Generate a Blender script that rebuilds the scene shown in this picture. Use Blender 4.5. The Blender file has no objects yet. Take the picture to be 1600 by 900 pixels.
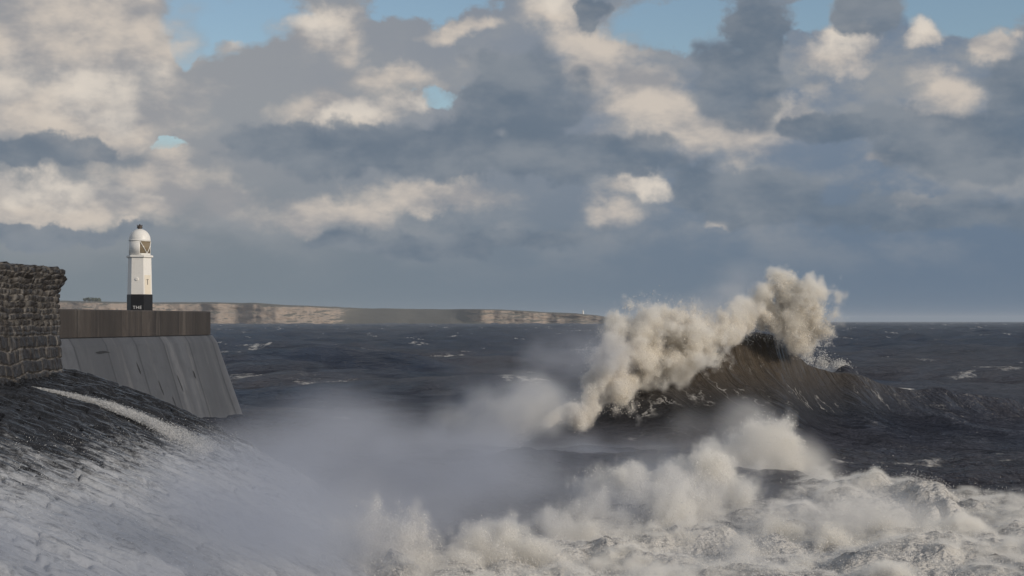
import bpy, bmesh, math, random
import numpy as np
from mathutils import Vector, Matrix

# ------------------------------------------------------------------ clean
for blk in (bpy.data.objects, bpy.data.meshes, bpy.data.materials, bpy.data.lights, bpy.data.cameras):
    for it in list(blk):
        blk.remove(it)
S = bpy.context.scene
COL = S.collection
R = math.radians
F, HZ, EYE = 2600.0, 502.0, 9.0          # focal length in photo pixels, horizon row, eye height above the mean sea

# ------------------------------------------------------------------ camera
cam_d = bpy.data.cameras.new('camera')
cam = bpy.data.objects.new('camera', cam_d)
COL.objects.link(cam)
cam.location = (0, 0, EYE)
cam.rotation_euler = (R(90), 0, 0)
cam_d.sensor_width = 36.0
cam_d.lens = 36.0 * F / 1600.0
cam_d.shift_y = (HZ - 450.0) / 1600.0
cam_d.clip_start = 0.5
cam_d.clip_end = 60000
S.camera = cam

# ------------------------------------------------------------------ exposure and sampling
S.view_settings.view_transform = 'Standard'
S.view_settings.look = 'None'
S.view_settings.exposure = 0.0
S.view_settings.gamma = 1.0
S.view_settings.use_curve_mapping = False
S.render.engine = 'CYCLES'
cy = S.cycles
cy.use_denoising = True
cy.denoising_prefilter = 'ACCURATE'
cy.max_bounces = 12
cy.diffuse_bounces = 4
cy.glossy_bounces = 3
cy.transmission_bounces = 3
cy.transparent_max_bounces = 16
cy.volume_bounces = 8
cy.volume_step_rate = 1.0
cy.volume_max_steps = 256
cy.sample_clamp_indirect = 6.0

# ------------------------------------------------------------------ node helpers
class NT:
    """thin builder round a node tree"""
    def __init__(s, tree):
        s.t = tree
        tree.nodes.clear()
    def n(s, kind, **kw):
        nd = s.t.nodes.new(kind)
        for k, v in kw.items():
            setattr(nd, k, v)
        return nd
    def put(s, sock, v):
        if hasattr(v, 'is_output') or isinstance(v, bpy.types.NodeSocket):
            s.t.links.new(v, sock)
        elif v is not None:
            if sock.type == 'RGBA' and not isinstance(v, (int, float)) and len(v) == 3:
                v = (*v, 1)
            sock.default_value = v
    def m(s, op, a, b=None, c=None, clamp=False):
        nd = s.n('ShaderNodeMath', operation=op, use_clamp=clamp)
        for i, v in enumerate((a, b, c)):
            if v is not None:
                s.put(nd.inputs[i], v)
        return nd.outputs[0]
    def vm(s, op, a, b=None, scale=None):
        nd = s.n('ShaderNodeVectorMath', operation=op)
        s.put(nd.inputs[0], a)
        if b is not None:
            s.put(nd.inputs[1], b)
        if scale is not None:
            s.put(nd.inputs[3], scale)
        return nd.outputs['Value'] if op in ('LENGTH', 'DOT_PRODUCT', 'DISTANCE') else nd.outputs[0]
    def mix(s, f, a, b, blend='MIX'):
        nd = s.n('ShaderNodeMix', data_type='RGBA', blend_type=blend)
        s.put(nd.inputs[0], f); s.put(nd.inputs[6], a); s.put(nd.inputs[7], b)
        return nd.outputs[2]
    def ss(s, v, lo, hi, tlo=0.0, thi=1.0):
        nd = s.n('ShaderNodeMapRange', interpolation_type='SMOOTHSTEP')
        s.put(nd.inputs[0], v); s.put(nd.inputs[1], lo); s.put(nd.inputs[2], hi)
        s.put(nd.inputs[3], tlo); s.put(nd.inputs[4], thi)
        return nd.outputs[0]
    def noise(s, vec, scale, detail=4, rough=0.55, lac=2.0, dist=0.0, col=False):
        nd = s.n('ShaderNodeTexNoise')
        s.put(nd.inputs['Vector'], vec); s.put(nd.inputs['Scale'], scale)
        nd.inputs['Detail'].default_value = detail; nd.inputs['Roughness'].default_value = rough
        nd.inputs['Lacunarity'].default_value = lac; nd.inputs['Distortion'].default_value = dist
        return nd.outputs['Color'] if col else nd.outputs['Fac']
    def mapping(s, vec, loc=(0, 0, 0), rot=(0, 0, 0), scale=(1, 1, 1)):
        nd = s.n('ShaderNodeMapping')
        s.put(nd.inputs[0], vec)
        nd.inputs[1].default_value = loc; nd.inputs[2].default_value = rot; nd.inputs[3].default_value = scale
        return nd.outputs[0]
    def xyz(s, x, y, z):
        nd = s.n('ShaderNodeCombineXYZ')
        for i, v in enumerate((x, y, z)):
            s.put(nd.inputs[i], v)
        return nd.outputs[0]
    def sep(s, v):
        nd = s.n('ShaderNodeSeparateXYZ'); s.put(nd.inputs[0], v)
        return nd.outputs
    def attr(s, name):
        nd = s.n('ShaderNodeAttribute', attribute_name=name)
        return nd.outputs
    def bump(s, h, strength, dist, normal=None):
        nd = s.n('ShaderNodeBump')
        nd.inputs['Strength'].default_value = strength; nd.inputs['Distance'].default_value = dist
        s.put(nd.inputs['Height'], h)
        if normal is not None:
            s.put(nd.inputs['Normal'], normal)
        return nd.outputs[0]

def lin(r, g, b):
    f = lambda c: (c / 255 / 12.92) if c / 255 <= 0.04045 else ((c / 255 + 0.055) / 1.055) ** 2.4
    return (f(r), f(g), f(b))

def P(px, py, Y):
    """world point seen at photo pixel (px, py) when it stands Y metres away"""
    return np.array([(px - 800.0) / F * Y, Y, EYE - (py - HZ) / F * Y])

# ------------------------------------------------------------------ sun: low, warm, from the right behind the camera
SUN_EL = R(20)
sun_dir = Vector((0.845 * math.cos(SUN_EL), -0.534 * math.cos(SUN_EL), math.sin(SUN_EL))).normalized()   # towards the sun
sd = bpy.data.lights.new('sun', 'SUN')
sd.energy = 2.6
sd.angle = R(0.53)
sd.color = (1.0, 0.89, 0.75)
sun = bpy.data.objects.new('sun', sd)
COL.objects.link(sun)
sun.rotation_euler = sun_dir.to_track_quat('Z', 'Y').to_euler()
sun.location = sun_dir * 300

# ------------------------------------------------------------------ sky: daylight with broken cloud
W = bpy.data.worlds.new('World')
S.world = W
W.use_nodes = True
w = NT(W.node_tree)
tc = w.n('ShaderNodeTexCoord').outputs['Generated']
sky = w.n('ShaderNodeTexSky', sky_type='NISHITA')
sky.sun_disc = False
sky.sun_elevation = SUN_EL
sky.sun_rotation = math.atan2(sun_dir.x, sun_dir.y)
sky.air_density = 1.0; sky.dust_density = 0.6; sky.ozone_density = 1.6
dx, dy, dz = w.sep(tc)
DEG = 180 / math.pi
az = w.m('MULTIPLY', w.m('ARCTAN2', dx, dy), DEG)
el = w.m('MULTIPLY', w.m('ARCSINE', dz), DEG)
wn = w.noise(tc, 9.0, 3, 0.5, col=True)
wn2 = w.noise(tc, 34.0, 5, 0.6, col=True)
c0 = w.xyz(az, el, 0.0)
wp = w.vm('MULTIPLY', w.vm('SUBTRACT', wn, (0.5, 0.5, 0.5)), (4.2, 2.2, 0))
wp2 = w.vm('MULTIPLY', w.vm('SUBTRACT', wn2, (0.5, 0.5, 0.5)), (2.0, 1.7, 0))
cw = w.vm('ADD', w.vm('ADD', c0, wp), wp2)           # puffy, billowing directions
cs = w.vm('ADD', c0, wp)                              # softer ones

def blobs(coord, lst, power=1.0):
    """union of soft ellipses given as (px, py, rx, ry) seen in the photo, held as directions (azimuth, elevation)"""
    out = None
    for px, py, rx, ry, *wt in lst:
        a = math.degrees(math.atan((px - 800) / F))
        e = math.degrees(math.atan((HZ - py) / F * math.cos(R(a))))
        k = math.degrees(1 / F)
        v = w.vm('MULTIPLY', w.vm('SUBTRACT', coord, (a, e, 0)), (1 / (rx * k), 1 / (ry * k), 0))
        d = w.m('SUBTRACT', wt[0] if wt else 1.0, w.vm('LENGTH', v))
        out = d if out is None else w.m('SMOOTH_MAX', out, d, 0.18)
    return out

tcs = w.vm('MULTIPLY', tc, (1, 1, 1.9))
n_big = w.noise(tcs, 6.0, 5, 0.55)
n_mid = w.noise(tcs, 17.0, 6, 0.58)
n_fine = w.noise(tcs, 60.0, 5, 0.6)
tso = w.vm('ADD', tcs, (0.012, 0.0, 0.022))           # the same cloud a little nearer the sun: the difference is its relief
relief = w.m('SUBTRACT', w.noise(tcs, 13.0, 5, 0.55), w.noise(tso, 13.0, 5, 0.55))
# outside the frame the cover comes from noise alone
HOLES = [(385, 25, 140, 90), (690, 0, 110, 40), (1100, 30, 130, 50), (1265, 15, 60, 40), (1500, 5, 150, 50),
         (690, 160, 40, 25), (300, 90, 30, 40), (262, 228, 36, 9)]
LIT = [(110, 50, 200, 110), (110, 178, 210, 62), (60, 318, 240, 42), (250, 285, 120, 60), (540, 55, 74, 50), (398, 96, 50, 16, .9),
       (735, 52, 70, 22, .8), (560, 168, 125, 30), (480, 325, 150, 34, .8), (660, 302, 190, 28, .75), (130, 250, 60, 50, .6), (880, 20, 85, 45), (950, 95, 100, 80, .85),
       (1020, 165, 80, 60), (1130, 212, 190, 44, .85), (1235, 170, 65, 52, .8), (1310, 78, 58, 42, .8), (1435, 48, 44, 28, .9), (1462, 145, 90, 85, .5),
       (1555, 66, 36, 26), (935, 330, 80, 54, .45), (985, 296, 70, 28, .55), (1110, 350, 50, 14, .6), (1430, 315, 70, 22, .6), (1390, 250, 50, 20, .55),
       (185, 352, 50, 14, .6), (620, 120, 190, 40, .5)]
DARK = [(1172, 128, 100, 84), (1205, 40, 48, 70), (610, 236, 250, 44), (470, 215, 110, 40), (830, 170, 130, 80), (880, 250, 230, 40),
        (1180, 312, 160, 50), (1100, 290, 90, 40), (1590, 130, 70, 62), (60, 240, 170, 30), (1340, 190, 100, 34), (1500, 225, 140, 60),
        (1340, 20, 50, 40), (1400, 330, 200, 40), (700, 372, 250, 26), (60, 372, 220, 22), (950, 20, 30, 40)]
f_hole = blobs(cw, HOLES)
f_lit = blobs(cw, LIT)
f_dark = blobs(cw, DARK)
def lobes(scale):
    vo = w.n('ShaderNodeTexVoronoi', feature='SMOOTH_F1')
    w.put(vo.inputs['Vector'], w.vm('ADD', tcs, w.vm('MULTIPLY', w.vm('SUBTRACT', wn2, (0.5, 0.5, 0.5)), (0.02, 0.02, 0.02))))
    vo.inputs['Scale'].default_value = scale; vo.inputs['Smoothness'].default_value = 0.35
    return w.m('SUBTRACT', 0.45, vo.outputs['Distance'])
lobe = w.m('MULTIPLY_ADD', lobes(62.0), 0.5, lobes(30.0))
dn = w.m('SUBTRACT', n_fine, 0.5)
dm = w.m('SUBTRACT', n_mid, 0.5)
a_hole = w.ss(w.m('ADD', w.m('MULTIPLY_ADD', dn, 0.7, f_hole), w.m('MULTIPLY', dm, 0.8)), 0.0, 0.30)
a_lit = w.ss(w.m('ADD', w.m('MULTIPLY_ADD', dn, 0.45, w.m('MULTIPLY_ADD', lobe, 0.45, f_lit)), w.m('MULTIPLY', dm, 0.6)), -0.28, 0.48)
a_dark = w.ss(w.m('ADD', w.m('MULTIPLY_ADD', dn, 0.35, w.m('MULTIPLY_ADD', lobe, 0.55, f_dark)), w.m('MULTIPLY', dm, 0.35)), -0.08, 0.30)
# statistical cloud field used away from the part of the sky that the photograph shows
inframe = w.m('MULTIPLY', w.ss(w.m('ABSOLUTE', az), 17.0, 22.0, 1.0, 0.0), w.ss(el, 10.5, 15.0, 1.0, 0.0))
g_hole = w.m('MULTIPLY', w.ss(n_big, 0.42, 0.54), w.ss(el, 7.0, 14.0))
g_lit = w.m('MULTIPLY', w.ss(n_mid, 0.46, 0.62), w.ss(el, 2.0, 6.0))
def pick(a, b):
    return w.m('ADD', w.m('MULTIPLY', a, inframe), w.m('MULTIPLY', b, w.m('SUBTRACT', 1.0, inframe)))
a_hole = pick(a_hole, g_hole)
a_lit = pick(a_lit, g_lit)
a_dark = pick(a_dark, w.ss(n_big, 0.36, 0.26))
# colours of the cloud itself
sheet_lo = w.mix(w.ss(az, -17, 17), lin(116, 127, 135), lin(98, 116, 136))
sheet = w.mix(w.ss(el, 0.5, 7.5), sheet_lo, w.mix(w.ss(az, -16, 16), lin(150, 152, 156), lin(112, 128, 147)))
sheet = w.mix(w.m('MULTIPLY', w.ss(n_mid, 0.38, 0.68), w.ss(el, 0.8, 4.5)), sheet, lin(146, 150, 155))
lit_c = w.mix(w.ss(w.m('MULTIPLY_ADD', relief, 1.9, w.m('MULTIPLY_ADD', n_fine, 0.3, w.m('MULTIPLY', n_mid, 0.7))), 0.20, 0.80), lin(152, 152, 155), lin(208, 197, 185))
dark_c = w.mix(w.ss(w.m('MULTIPLY_ADD', relief, 1.2, w.m('MULTIPLY_ADD', n_fine, 0.3, w.m('MULTIPLY', n_mid, 0.7))), 0.25, 0.78), lin(97, 112, 128), lin(130, 138, 147))
cl = w.mix(w.m('MULTIPLY', a_lit, 0.9), sheet, lit_c)
HI = [(590, 168, 50, 20), (650, 172, 20, 16), (535, 178, 36, 12), (880, 12, 50, 26), (1437, 44, 30, 18), (410, 88, 26, 14), (1310, 66, 26, 18), (1002, 296, 22, 14), (530, 40, 34, 24), (1235, 158, 26, 24), (130, 150, 110, 30), (70, 300, 90, 18)]
a_hi = w.m('MULTIPLY', w.ss(w.m('MULTIPLY_ADD', dn, 0.8, w.m('MULTIPLY_ADD', lobe, 0.7, blobs(cw, [(a, b, c * 1.5, d * 1.6) for a, b, c, d in HI]))), -0.15, 0.95), inframe)
cl = w.mix(w.m('MULTIPLY', a_hi, 0.75), cl, lin(226, 216, 203))
cl = w.mix(w.m('MULTIPLY', a_dark, w.m('MULTIPLY_ADD', n_mid, 0.5, 0.62, clamp=True)), cl, dark_c)
lower = w.ss(el, -0.6, 0.0)
bg_sky = w.n('ShaderNodeBackground'); w.put(bg_sky.inputs[0], sky.outputs[0]); bg_sky.inputs[1].default_value = 0.10
bg_cl = w.n('ShaderNodeBackground'); w.put(bg_cl.inputs[0], cl); bg_cl.inputs[1].default_value = 1.0
clear = w.m('MULTIPLY', w.m('MULTIPLY', a_hole, w.m('SUBTRACT', 1.0, w.m('MULTIPLY', a_lit, 0.9))), w.m('SUBTRACT', 1.0, a_dark))
ms = w.n('ShaderNodeMixShader')
w.put(ms.inputs[0], clear); w.put(ms.inputs[1], bg_cl.outputs[0]); w.put(ms.inputs[2], bg_sky.outputs[0])
wo = w.n('ShaderNodeOutputWorld')
w.put(wo.inputs[0], ms.outputs[0])
W.cycles.sampling_method = 'MANUAL'
W.cycles.sample_map_resolution = 512

# ------------------------------------------------------------------ noise in numpy
_rng = np.random.RandomState(7)
_T = _rng.rand(4096)
def _h(i, j, k):
    return _T[((i * 73856093) ^ (j * 19349663) ^ (k * 83492791)) & 4095]
def vnoise(x, y, z):
    i, j, k = np.floor(x).astype(np.int64), np.floor(y).astype(np.int64), np.floor(z).astype(np.int64)
    u, v, t = x - i, y - j, z - k
    u, v, t = u * u * (3 - 2 * u), v * v * (3 - 2 * v), t * t * (3 - 2 * t)
    L = lambda a, b, f: a + (b - a) * f
    return L(L(L(_h(i, j, k), _h(i + 1, j, k), u), L(_h(i, j + 1, k), _h(i + 1, j + 1, k), u), v),
             L(L(_h(i, j, k + 1), _h(i + 1, j, k + 1), u), L(_h(i, j + 1, k + 1), _h(i + 1, j + 1, k + 1), u), v), t)
def fbm(x, y, z=None, octs=4, gain=0.5, lac=2.03, billow=False):
    if z is None:
        z = np.zeros_like(x)
    s = np.zeros_like(x); a = 1.0; tot = 0.0
    for o in range(octs):
        nn = vnoise(x + 17.3 * o, y - 9.1 * o, z + 5.7 * o)
        if billow:
            nn = 1 - np.abs(2 * nn - 1)
        s += a * nn; tot += a; a *= gain
        x, y, z = x * lac, y * lac, z * lac
    return s / tot
def sst(a, b, x):
    t = np.clip((x - a) / (b - a), 0, 1)
    return t * t * (3 - 2 * t)

# ------------------------------------------------------------------ object helpers
def mesh_np(name, verts, faces, smooth=True):
    """mesh from an (n,3) array and an (m,k) array of equal-sized faces"""
    verts = np.ascontiguousarray(verts, dtype=np.float32)
    faces = np.ascontiguousarray(faces, dtype=np.int32)
    me = bpy.data.meshes.new(name)
    k = faces.shape[1]
    me.vertices.add(len(verts)); me.vertices.foreach_set('co', verts.ravel())
    me.loops.add(faces.size); me.loops.foreach_set('vertex_index', faces.ravel())
    me.polygons.add(len(faces))
    me.polygons.foreach_set('loop_start', np.arange(0, faces.size, k, dtype=np.int32))
    me.update(calc_edges=True)
    if smooth:
        me.polygons.foreach_set('use_smooth', np.ones(len(faces), dtype=bool))
    return me
def link(name, me, mat=None, parent=None):
    o = bpy.data.objects.new(name, me)
    COL.objects.link(o)
    if mat:
        me.materials.append(mat)
    if parent:
        o.parent = parent
        o.matrix_parent_inverse = Matrix.Translation(-Vector(parent.location))
    return o
def tag(o, label=None, cat=None, group=None, kind=None):
    for k, v in (('label', label), ('category', cat), ('group', group), ('kind', kind)):
        if v:
            o[k] = v
    return o
def empty(name, loc):
    o = bpy.data.objects.new(name, None)
    COL.objects.link(o)
    o.location = loc
    o.empty_display_size = 0.5
    return o
def grid_faces(nu, nv):
    """quads of an nu x nv grid whose vertex index is u*nv + v"""
    a = (np.arange(nu - 1)[:, None] * nv + np.arange(nv - 1)[None, :]).ravel()
    return np.stack([a, a + nv, a + nv + 1, a + 1], 1)
def fattr(me, name, val):
    at = me.attributes.new(name, 'FLOAT', 'POINT')
    at.data.foreach_set('value', np.ascontiguousarray(val, dtype=np.float32))
def from_bm(name, bm, mat, parent=None, smooth=False):
    bmesh.ops.recalc_face_normals(bm, faces=bm.faces)
    me = bpy.data.meshes.new(name)
    bm.to_mesh(me); bm.free()
    if smooth:
        for p in me.polygons:
            p.use_smooth = True
    return link(name, me, mat, parent)
def material(name):
    m = bpy.data.materials.new(name)
    m.use_nodes = True
    t = NT(m.node_tree)
    out = t.n('ShaderNodeOutputMaterial')
    b = t.n('ShaderNodeBsdfPrincipled')
    t.t.links.new(b.outputs[0], out.inputs[0])
    pos = t.n('ShaderNodeNewGeometry').outputs['Position']
    return m, t, b, out, pos

# ================================================================== MATERIALS
def water_material():
    m, t, b, out, pos = material('sea_water')
    foam_a = t.attr('foam')[2]
    wave_a = t.attr('wave')[2]
    st = t.attr('streak')[1]
    cd = t.n('ShaderNodeCameraData').outputs['View Distance']
    # silt patches in the water
    patch = t.noise(t.mapping(pos, scale=(0.016, 0.011, 0.0)), 1.0, 4, 0.6)
    inshore = t.ss(t.sep(pos)[1], 320.0, 620.0, 0.85, 0.10)      # silt stirred up near the shore
    deep = t.mix(t.m('MULTIPLY', t.ss(patch, 0.34, 0.56), inshore), (0.010, 0.022, 0.050), (0.076, 0.058, 0.047))
    fine = t.noise(t.mapping(pos, scale=(0.05, 0.075, 0.0)), 1.0, 8, 0.72)
    deep = t.mix(t.ss(fine, 0.36, 0.66), t.mix(0.55, deep, (0.003, 0.010, 0.025)), t.mix(0.36, deep, (0.056, 0.078, 0.122)))
    deep = t.mix(t.m('MULTIPLY', wave_a, 0.9), deep, t.mix(t.ss(t.sep(pos)[2], 1.5, 6.0), (0.032, 0.035, 0.041), (0.074, 0.059, 0.042)))
    # ripples: wind chop, longer chop, drawn-out streaks on the wave
    r1 = t.noise(t.mapping(pos, scale=(0.55, 1.0, 1.0)), 0.9, 5, 0.62)
    r2 = t.noise(t.mapping(pos, scale=(0.5, 1.0, 1.0)), 4.2, 4, 0.6)
    rs = t.noise(t.mapping(st, scale=(1.0, 0.085, 0)), 1.6, 5, 0.62, dist=0.3)
    far_h = t.noise(t.mapping(pos, scale=(0.10, 0.16, 0.1)), 1.0, 6, 0.66)
    h = t.m('MULTIPLY', t.m('ADD', t.m('MULTIPLY', r1, 0.55), t.m('MULTIPLY', r2, 0.16)), t.m('MULTIPLY_ADD', wave_a, -0.75, 1.0))
    h = t.m('ADD', h, t.m('MULTIPLY', t.m('MULTIPLY', far_h, 3.2), t.m('MULTIPLY_ADD', wave_a, -0.6, 1.0)))
    h = t.m('ADD', h, t.m('MULTIPLY', t.m('MULTIPLY', rs, 1.0), t.m('ADD', t.m('MULTIPLY', wave_a, 0.25), t.ss(t.sep(pos)[1], 150.0, 230.0, 0.42, 0.05))))
    nrm = t.bump(h, 1.0, 0.85)
    # foam: white caps far out, lace on the wave, churn in the surf
    cap = t.noise(t.mapping(pos, loc=(13.7, 4.2, 0), scale=(0.045, 0.030, 0.0)), 1.0, 7, 0.66)
    capb = t.noise(t.mapping(pos, scale=(0.5, 0.25, 0.0)), 1.0, 4, 0.7)
    caps = t.m('MULTIPLY', t.ss(cap, 0.600, 0.65), t.ss(capb, 0.42, 0.60))
    vo = t.n('ShaderNodeTexVoronoi', feature='DISTANCE_TO_EDGE')
    wv = t.vm('ADD', t.mapping(st, scale=(0.75, 0.30, 0)), t.vm('MULTIPLY', t.noise(pos, 0.9, 4, 0.6, col=True), (1.6, 1.6, 0)))
    t.put(vo.inputs['Vector'], wv); vo.inputs['Scale'].default_value = 0.9
    lace = t.m('MULTIPLY', t.m('MULTIPLY', t.ss(vo.outputs['Distance'], 0.055, 0.0), 0.75), t.ss(t.noise(pos, 0.35, 4, 0.6), 0.50, 0.66))
    lace = t.m('MULTIPLY', lace, t.m('ADD', wave_a, t.m('MULTIPLY', foam_a, 0.8), clamp=True))
    streak_f = t.m('MULTIPLY', t.ss(rs, 0.60, 0.74), t.m('MULTIPLY', wave_a, 0.24))
    fn = t.m('MULTIPLY_ADD', t.noise(pos, 0.50, 6, 0.62), 0.9, t.m('MULTIPLY', t.noise(pos, 3.0, 5, 0.65), 0.35))
    churn = t.ss(t.m('ADD', fn, t.m('MULTIPLY', foam_a, 0.50)), 0.86, 1.12)
    foam = t.m('MAXIMUM', t.m('MAXIMUM', t.m('MULTIPLY', churn, t.ss(foam_a, 0.02, 0.2)), lace), t.m('MAXIMUM', streak_f, caps))
    fcol = t.mix(t.noise(pos, 1.7, 5, 0.7), (0.34, 0.33, 0.31), (0.76, 0.74, 0.71))
    # a rough sea hides most of its grazing facets, so its mirror part stays well under a calm surface's
    df = t.n('ShaderNodeBsdfDiffuse'); t.put(df.inputs[0], t.mix(foam, deep, fcol))
    t.put(df.inputs['Normal'], t.bump(t.m('MULTIPLY', foam, fn), 0.6, 0.14, nrm))
    gl = t.n('ShaderNodeBsdfGlossy'); gl.inputs['Roughness'].default_value = 0.16; t.put(gl.inputs['Normal'], nrm)
    fr = t.n('ShaderNodeFresnel'); fr.inputs['IOR'].default_value = 1.33; t.put(fr.inputs['Normal'], nrm)
    fac = t.m('MULTIPLY', t.m('MINIMUM', t.m('MULTIPLY', fr.outputs[0], 0.9), 0.45), t.m('SUBTRACT', 1.0, foam))
    mx = t.n('ShaderNodeMixShader')
    t.put(mx.inputs[0], fac); t.put(mx.inputs[1], df.outputs[0]); t.put(mx.inputs[2], gl.outputs[0])
    t.t.links.new(mx.outputs[0], out.inputs[0])
    m.node_tree.nodes.remove(b)
    return m

def foam_material(name, col, col2):
    m, t, b, out, pos = material(name)
    n = t.noise(pos, 0.8, 3, 0.6)
    c = t.mix(t.ss(n, 0.35, 0.65), col, col2)
    d = t.n('ShaderNodeBsdfDiffuse'); t.put(d.inputs[0], c)
    tr = t.n('ShaderNodeBsdfTranslucent'); t.put(tr.inputs[0], c)
    mx = t.n('ShaderNodeMixShader'); mx.inputs[0].default_value = 0.38
    t.put(mx.inputs[1], d.outputs[0]); t.put(mx.inputs[2], tr.outputs[0])
    t.t.links.new(mx.outputs[0], out.inputs[0])
    return m

def stone_material(name, base, light, vertical=True, foam=False):
    m, t, b, out, pos = material(name)
    n1 = t.noise(t.mapping(pos, scale=(1, 1, 0.35) if vertical else (0.3, 1, 1)), 1.6, 6, 0.65)
    n2 = t.noise(pos, 7.0, 5, 0.7)
    c = t.mix(t.ss(n1, 0.35, 0.7), base, [v * 0.45 for v in base])
    c = t.mix(t.ss(n2, 0.50, 0.72), c, [v * 1.9 for v in base])
    jt = t.attr('joint')[2]
    n3 = t.noise(t.mapping(pos, scale=(2.4, 2.4, 0.5)), 1.0, 5, 0.7)
    c = t.mix(t.m('MULTIPLY', jt, t.ss(n3, 0.38, 0.58)), c, light)
    rough = 0.26 if foam else 0.42
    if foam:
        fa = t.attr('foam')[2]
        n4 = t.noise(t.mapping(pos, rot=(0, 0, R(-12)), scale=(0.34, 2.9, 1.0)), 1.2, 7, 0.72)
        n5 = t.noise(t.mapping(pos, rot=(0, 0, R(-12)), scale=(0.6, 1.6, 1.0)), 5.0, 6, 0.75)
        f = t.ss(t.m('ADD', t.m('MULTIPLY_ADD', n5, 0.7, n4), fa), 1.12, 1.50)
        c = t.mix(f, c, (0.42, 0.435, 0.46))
    t.put(b.inputs['Base Color'], c)
    b.inputs['Roughness'].default_value = rough
    b.inputs['Specular IOR Level'].default_value = 0.4
    t.put(b.inputs['Normal'], t.bump(t.m('MULTIPLY_ADD', n1, 0.6, t.m('MULTIPLY', n2, 0.5)), 0.9, 0.12))
    return m

def concrete_material(name, base, stain, pale, shear, joints=4.2):
    """weathered sea-wall concrete: stains run down along the face (shear = sideways run per metre of height)"""
    m, t, b, out, pos = material(name)
    uv = t.n('ShaderNodeUVMap').outputs[0]            # u along the pier in metres, v down the face in metres
    u, v, _ = t.sep(uv)
    sec = t.m('FLOOR', t.m('DIVIDE', u, joints))
    wn = t.n('ShaderNodeTexWhiteNoise', noise_dimensions='1D'); t.put(wn.inputs['W'], sec)
    s1 = t.noise(t.xyz(t.m('MULTIPLY', u, 1.0), t.m('MULTIPLY', v, 0.06), 0.0), 0.42, 6, 0.66)
    s2 = t.noise(t.xyz(u, t.m('MULTIPLY', v, 0.10), 3.0), 0.62, 7, 0.66)
    n = t.noise(pos, 0.7, 5, 0.65)
    c = t.mix(t.ss(s1, 0.40, 0.62), base, stain)
    c = t.mix(t.m('MULTIPLY', t.ss(s2, 0.50, 0.70), 0.55), c, pale)
    c = t.mix(t.m('MULTIPLY', t.ss(n, 0.45, 0.7), 0.6), c, [x * 0.55 for x in base])
    c = t.mix(t.m('MULTIPLY', t.ss(wn.outputs[0], 0.25, 0.85), 0.8), c, [x * 0.5 for x in base])
    fr = t.m('FRACT', t.m('DIVIDE', u, joints))
    jn = t.ss(t.m('ABSOLUTE', t.m('SUBTRACT', fr, 0.5)), 0.470, 0.490)
    c = t.mix(t.m('MULTIPLY', jn, 0.8), c, [x * 0.3 for x in base])
    t.put(b.inputs['Base Color'], c)
    b.inputs['Roughness'].default_value = 0.55
    t.put(b.inputs['Normal'], t.bump(t.m('ADD', t.m('MULTIPLY', s2, 0.5), n), 0.6, 0.08))
    return m

M_WATER = water_material()
M_FOAM = foam_material('cream_foam', (0.92, 0.88, 0.81), (0.88, 0.83, 0.75))
M_SURF = foam_material('surf_foam', (0.92, 0.90, 0.86), (0.84, 0.82, 0.78))
M_RUN = foam_material('white_runoff', (0.70, 0.70, 0.70), (0.55, 0.56, 0.57))
M_WALL = stone_material('wet_rubble_stone', (0.020, 0.0165, 0.0145), (0.20, 0.185, 0.168))
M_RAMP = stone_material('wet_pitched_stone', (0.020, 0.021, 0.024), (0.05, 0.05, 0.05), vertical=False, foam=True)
M_PARA = concrete_material('parapet_concrete', (0.068, 0.056, 0.047), (0.026, 0.021, 0.018), (0.19, 0.165, 0.14), 0.0)
M_APRON = concrete_material('apron_concrete', (0.100, 0.106, 0.120), (0.070, 0.073, 0.082), (0.24, 0.24, 0.245), 0.3, 6.0)

# ================================================================== SEA
def wave_ctrl():
    c = [(560, 0.0, 118), (640, 0.5, 121), (760, 1.6, 122), (880, 3.0, 124), (950, 4.6, 126), (1000, 5.8, 128), (1060, 7.4, 129.5), (1120, 8.1, 131),
         (1180, 8.35, 133), (1212, 8.1, 133.5), (1236, 7.0, 134), (1262, 5.9, 134.5), (1300, 5.1, 135.3), (1350, 4.6, 136.4), (1400, 4.1, 137.6), (1500, 3.3, 139.5), (1600, 2.6, 141), (2000, 1.2, 146), (2700, 0.6, 152)]
    a = np.array(c, float)
    x = (a[:, 0] - 800) / F * a[:, 2]
    return x, a[:, 2], a[:, 1]
WX, WY, WZ = wave_ctrl()
def wave_h(x, y):
    """height of the breaking wave and how much a point belongs to its face"""
    n = (fbm(x * 0.35, y * 0.0 + 3, octs=3) - 0.5)
    Yc = np.interp(x, WX, WY) + n * 1.4
    Zc = np.interp(x, WX, WZ, left=0) + (fbm(x * 0.22, x * 0 + 7, octs=3) - 0.5) * 1.0 * sst(21, 28, x)
    Zc = np.maximum(Zc, 0.05) * sst(62, 40, x) 
    v = y - Yc
    Ls = 0.50 * np.maximum(Zc, 0.6) ** 1.0 + 0.6
    dn_ = np.maximum(-v, 0)
    front = 0.70 * np.exp(-dn_ / Ls * (1 - 0.25 * np.exp(v / 2.0))) + 0.30 * np.exp(-(dn_ / (3.4 * Ls + 2)) ** 1.5)
    back = np.exp(-(np.maximum(v, 0) / (3.0 + 0.5 * Zc)) ** 2)
    h = Zc * np.where(v < 0, front, back)
    trough = -0.9 * np.exp(-((v + 14) / 7.0) ** 2) * np.clip(Zc / 8, 0, 1)
    w_ = np.clip(Zc / 4, 0, 1) * np.where(v < 0, np.exp(-(np.maximum(-v - 6, 0) / 9.0) ** 2), np.exp(-(v / 3) ** 2))
    return h + trough, w_, v, Zc
_wr = np.random.RandomState(11)
SWELL = []
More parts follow.
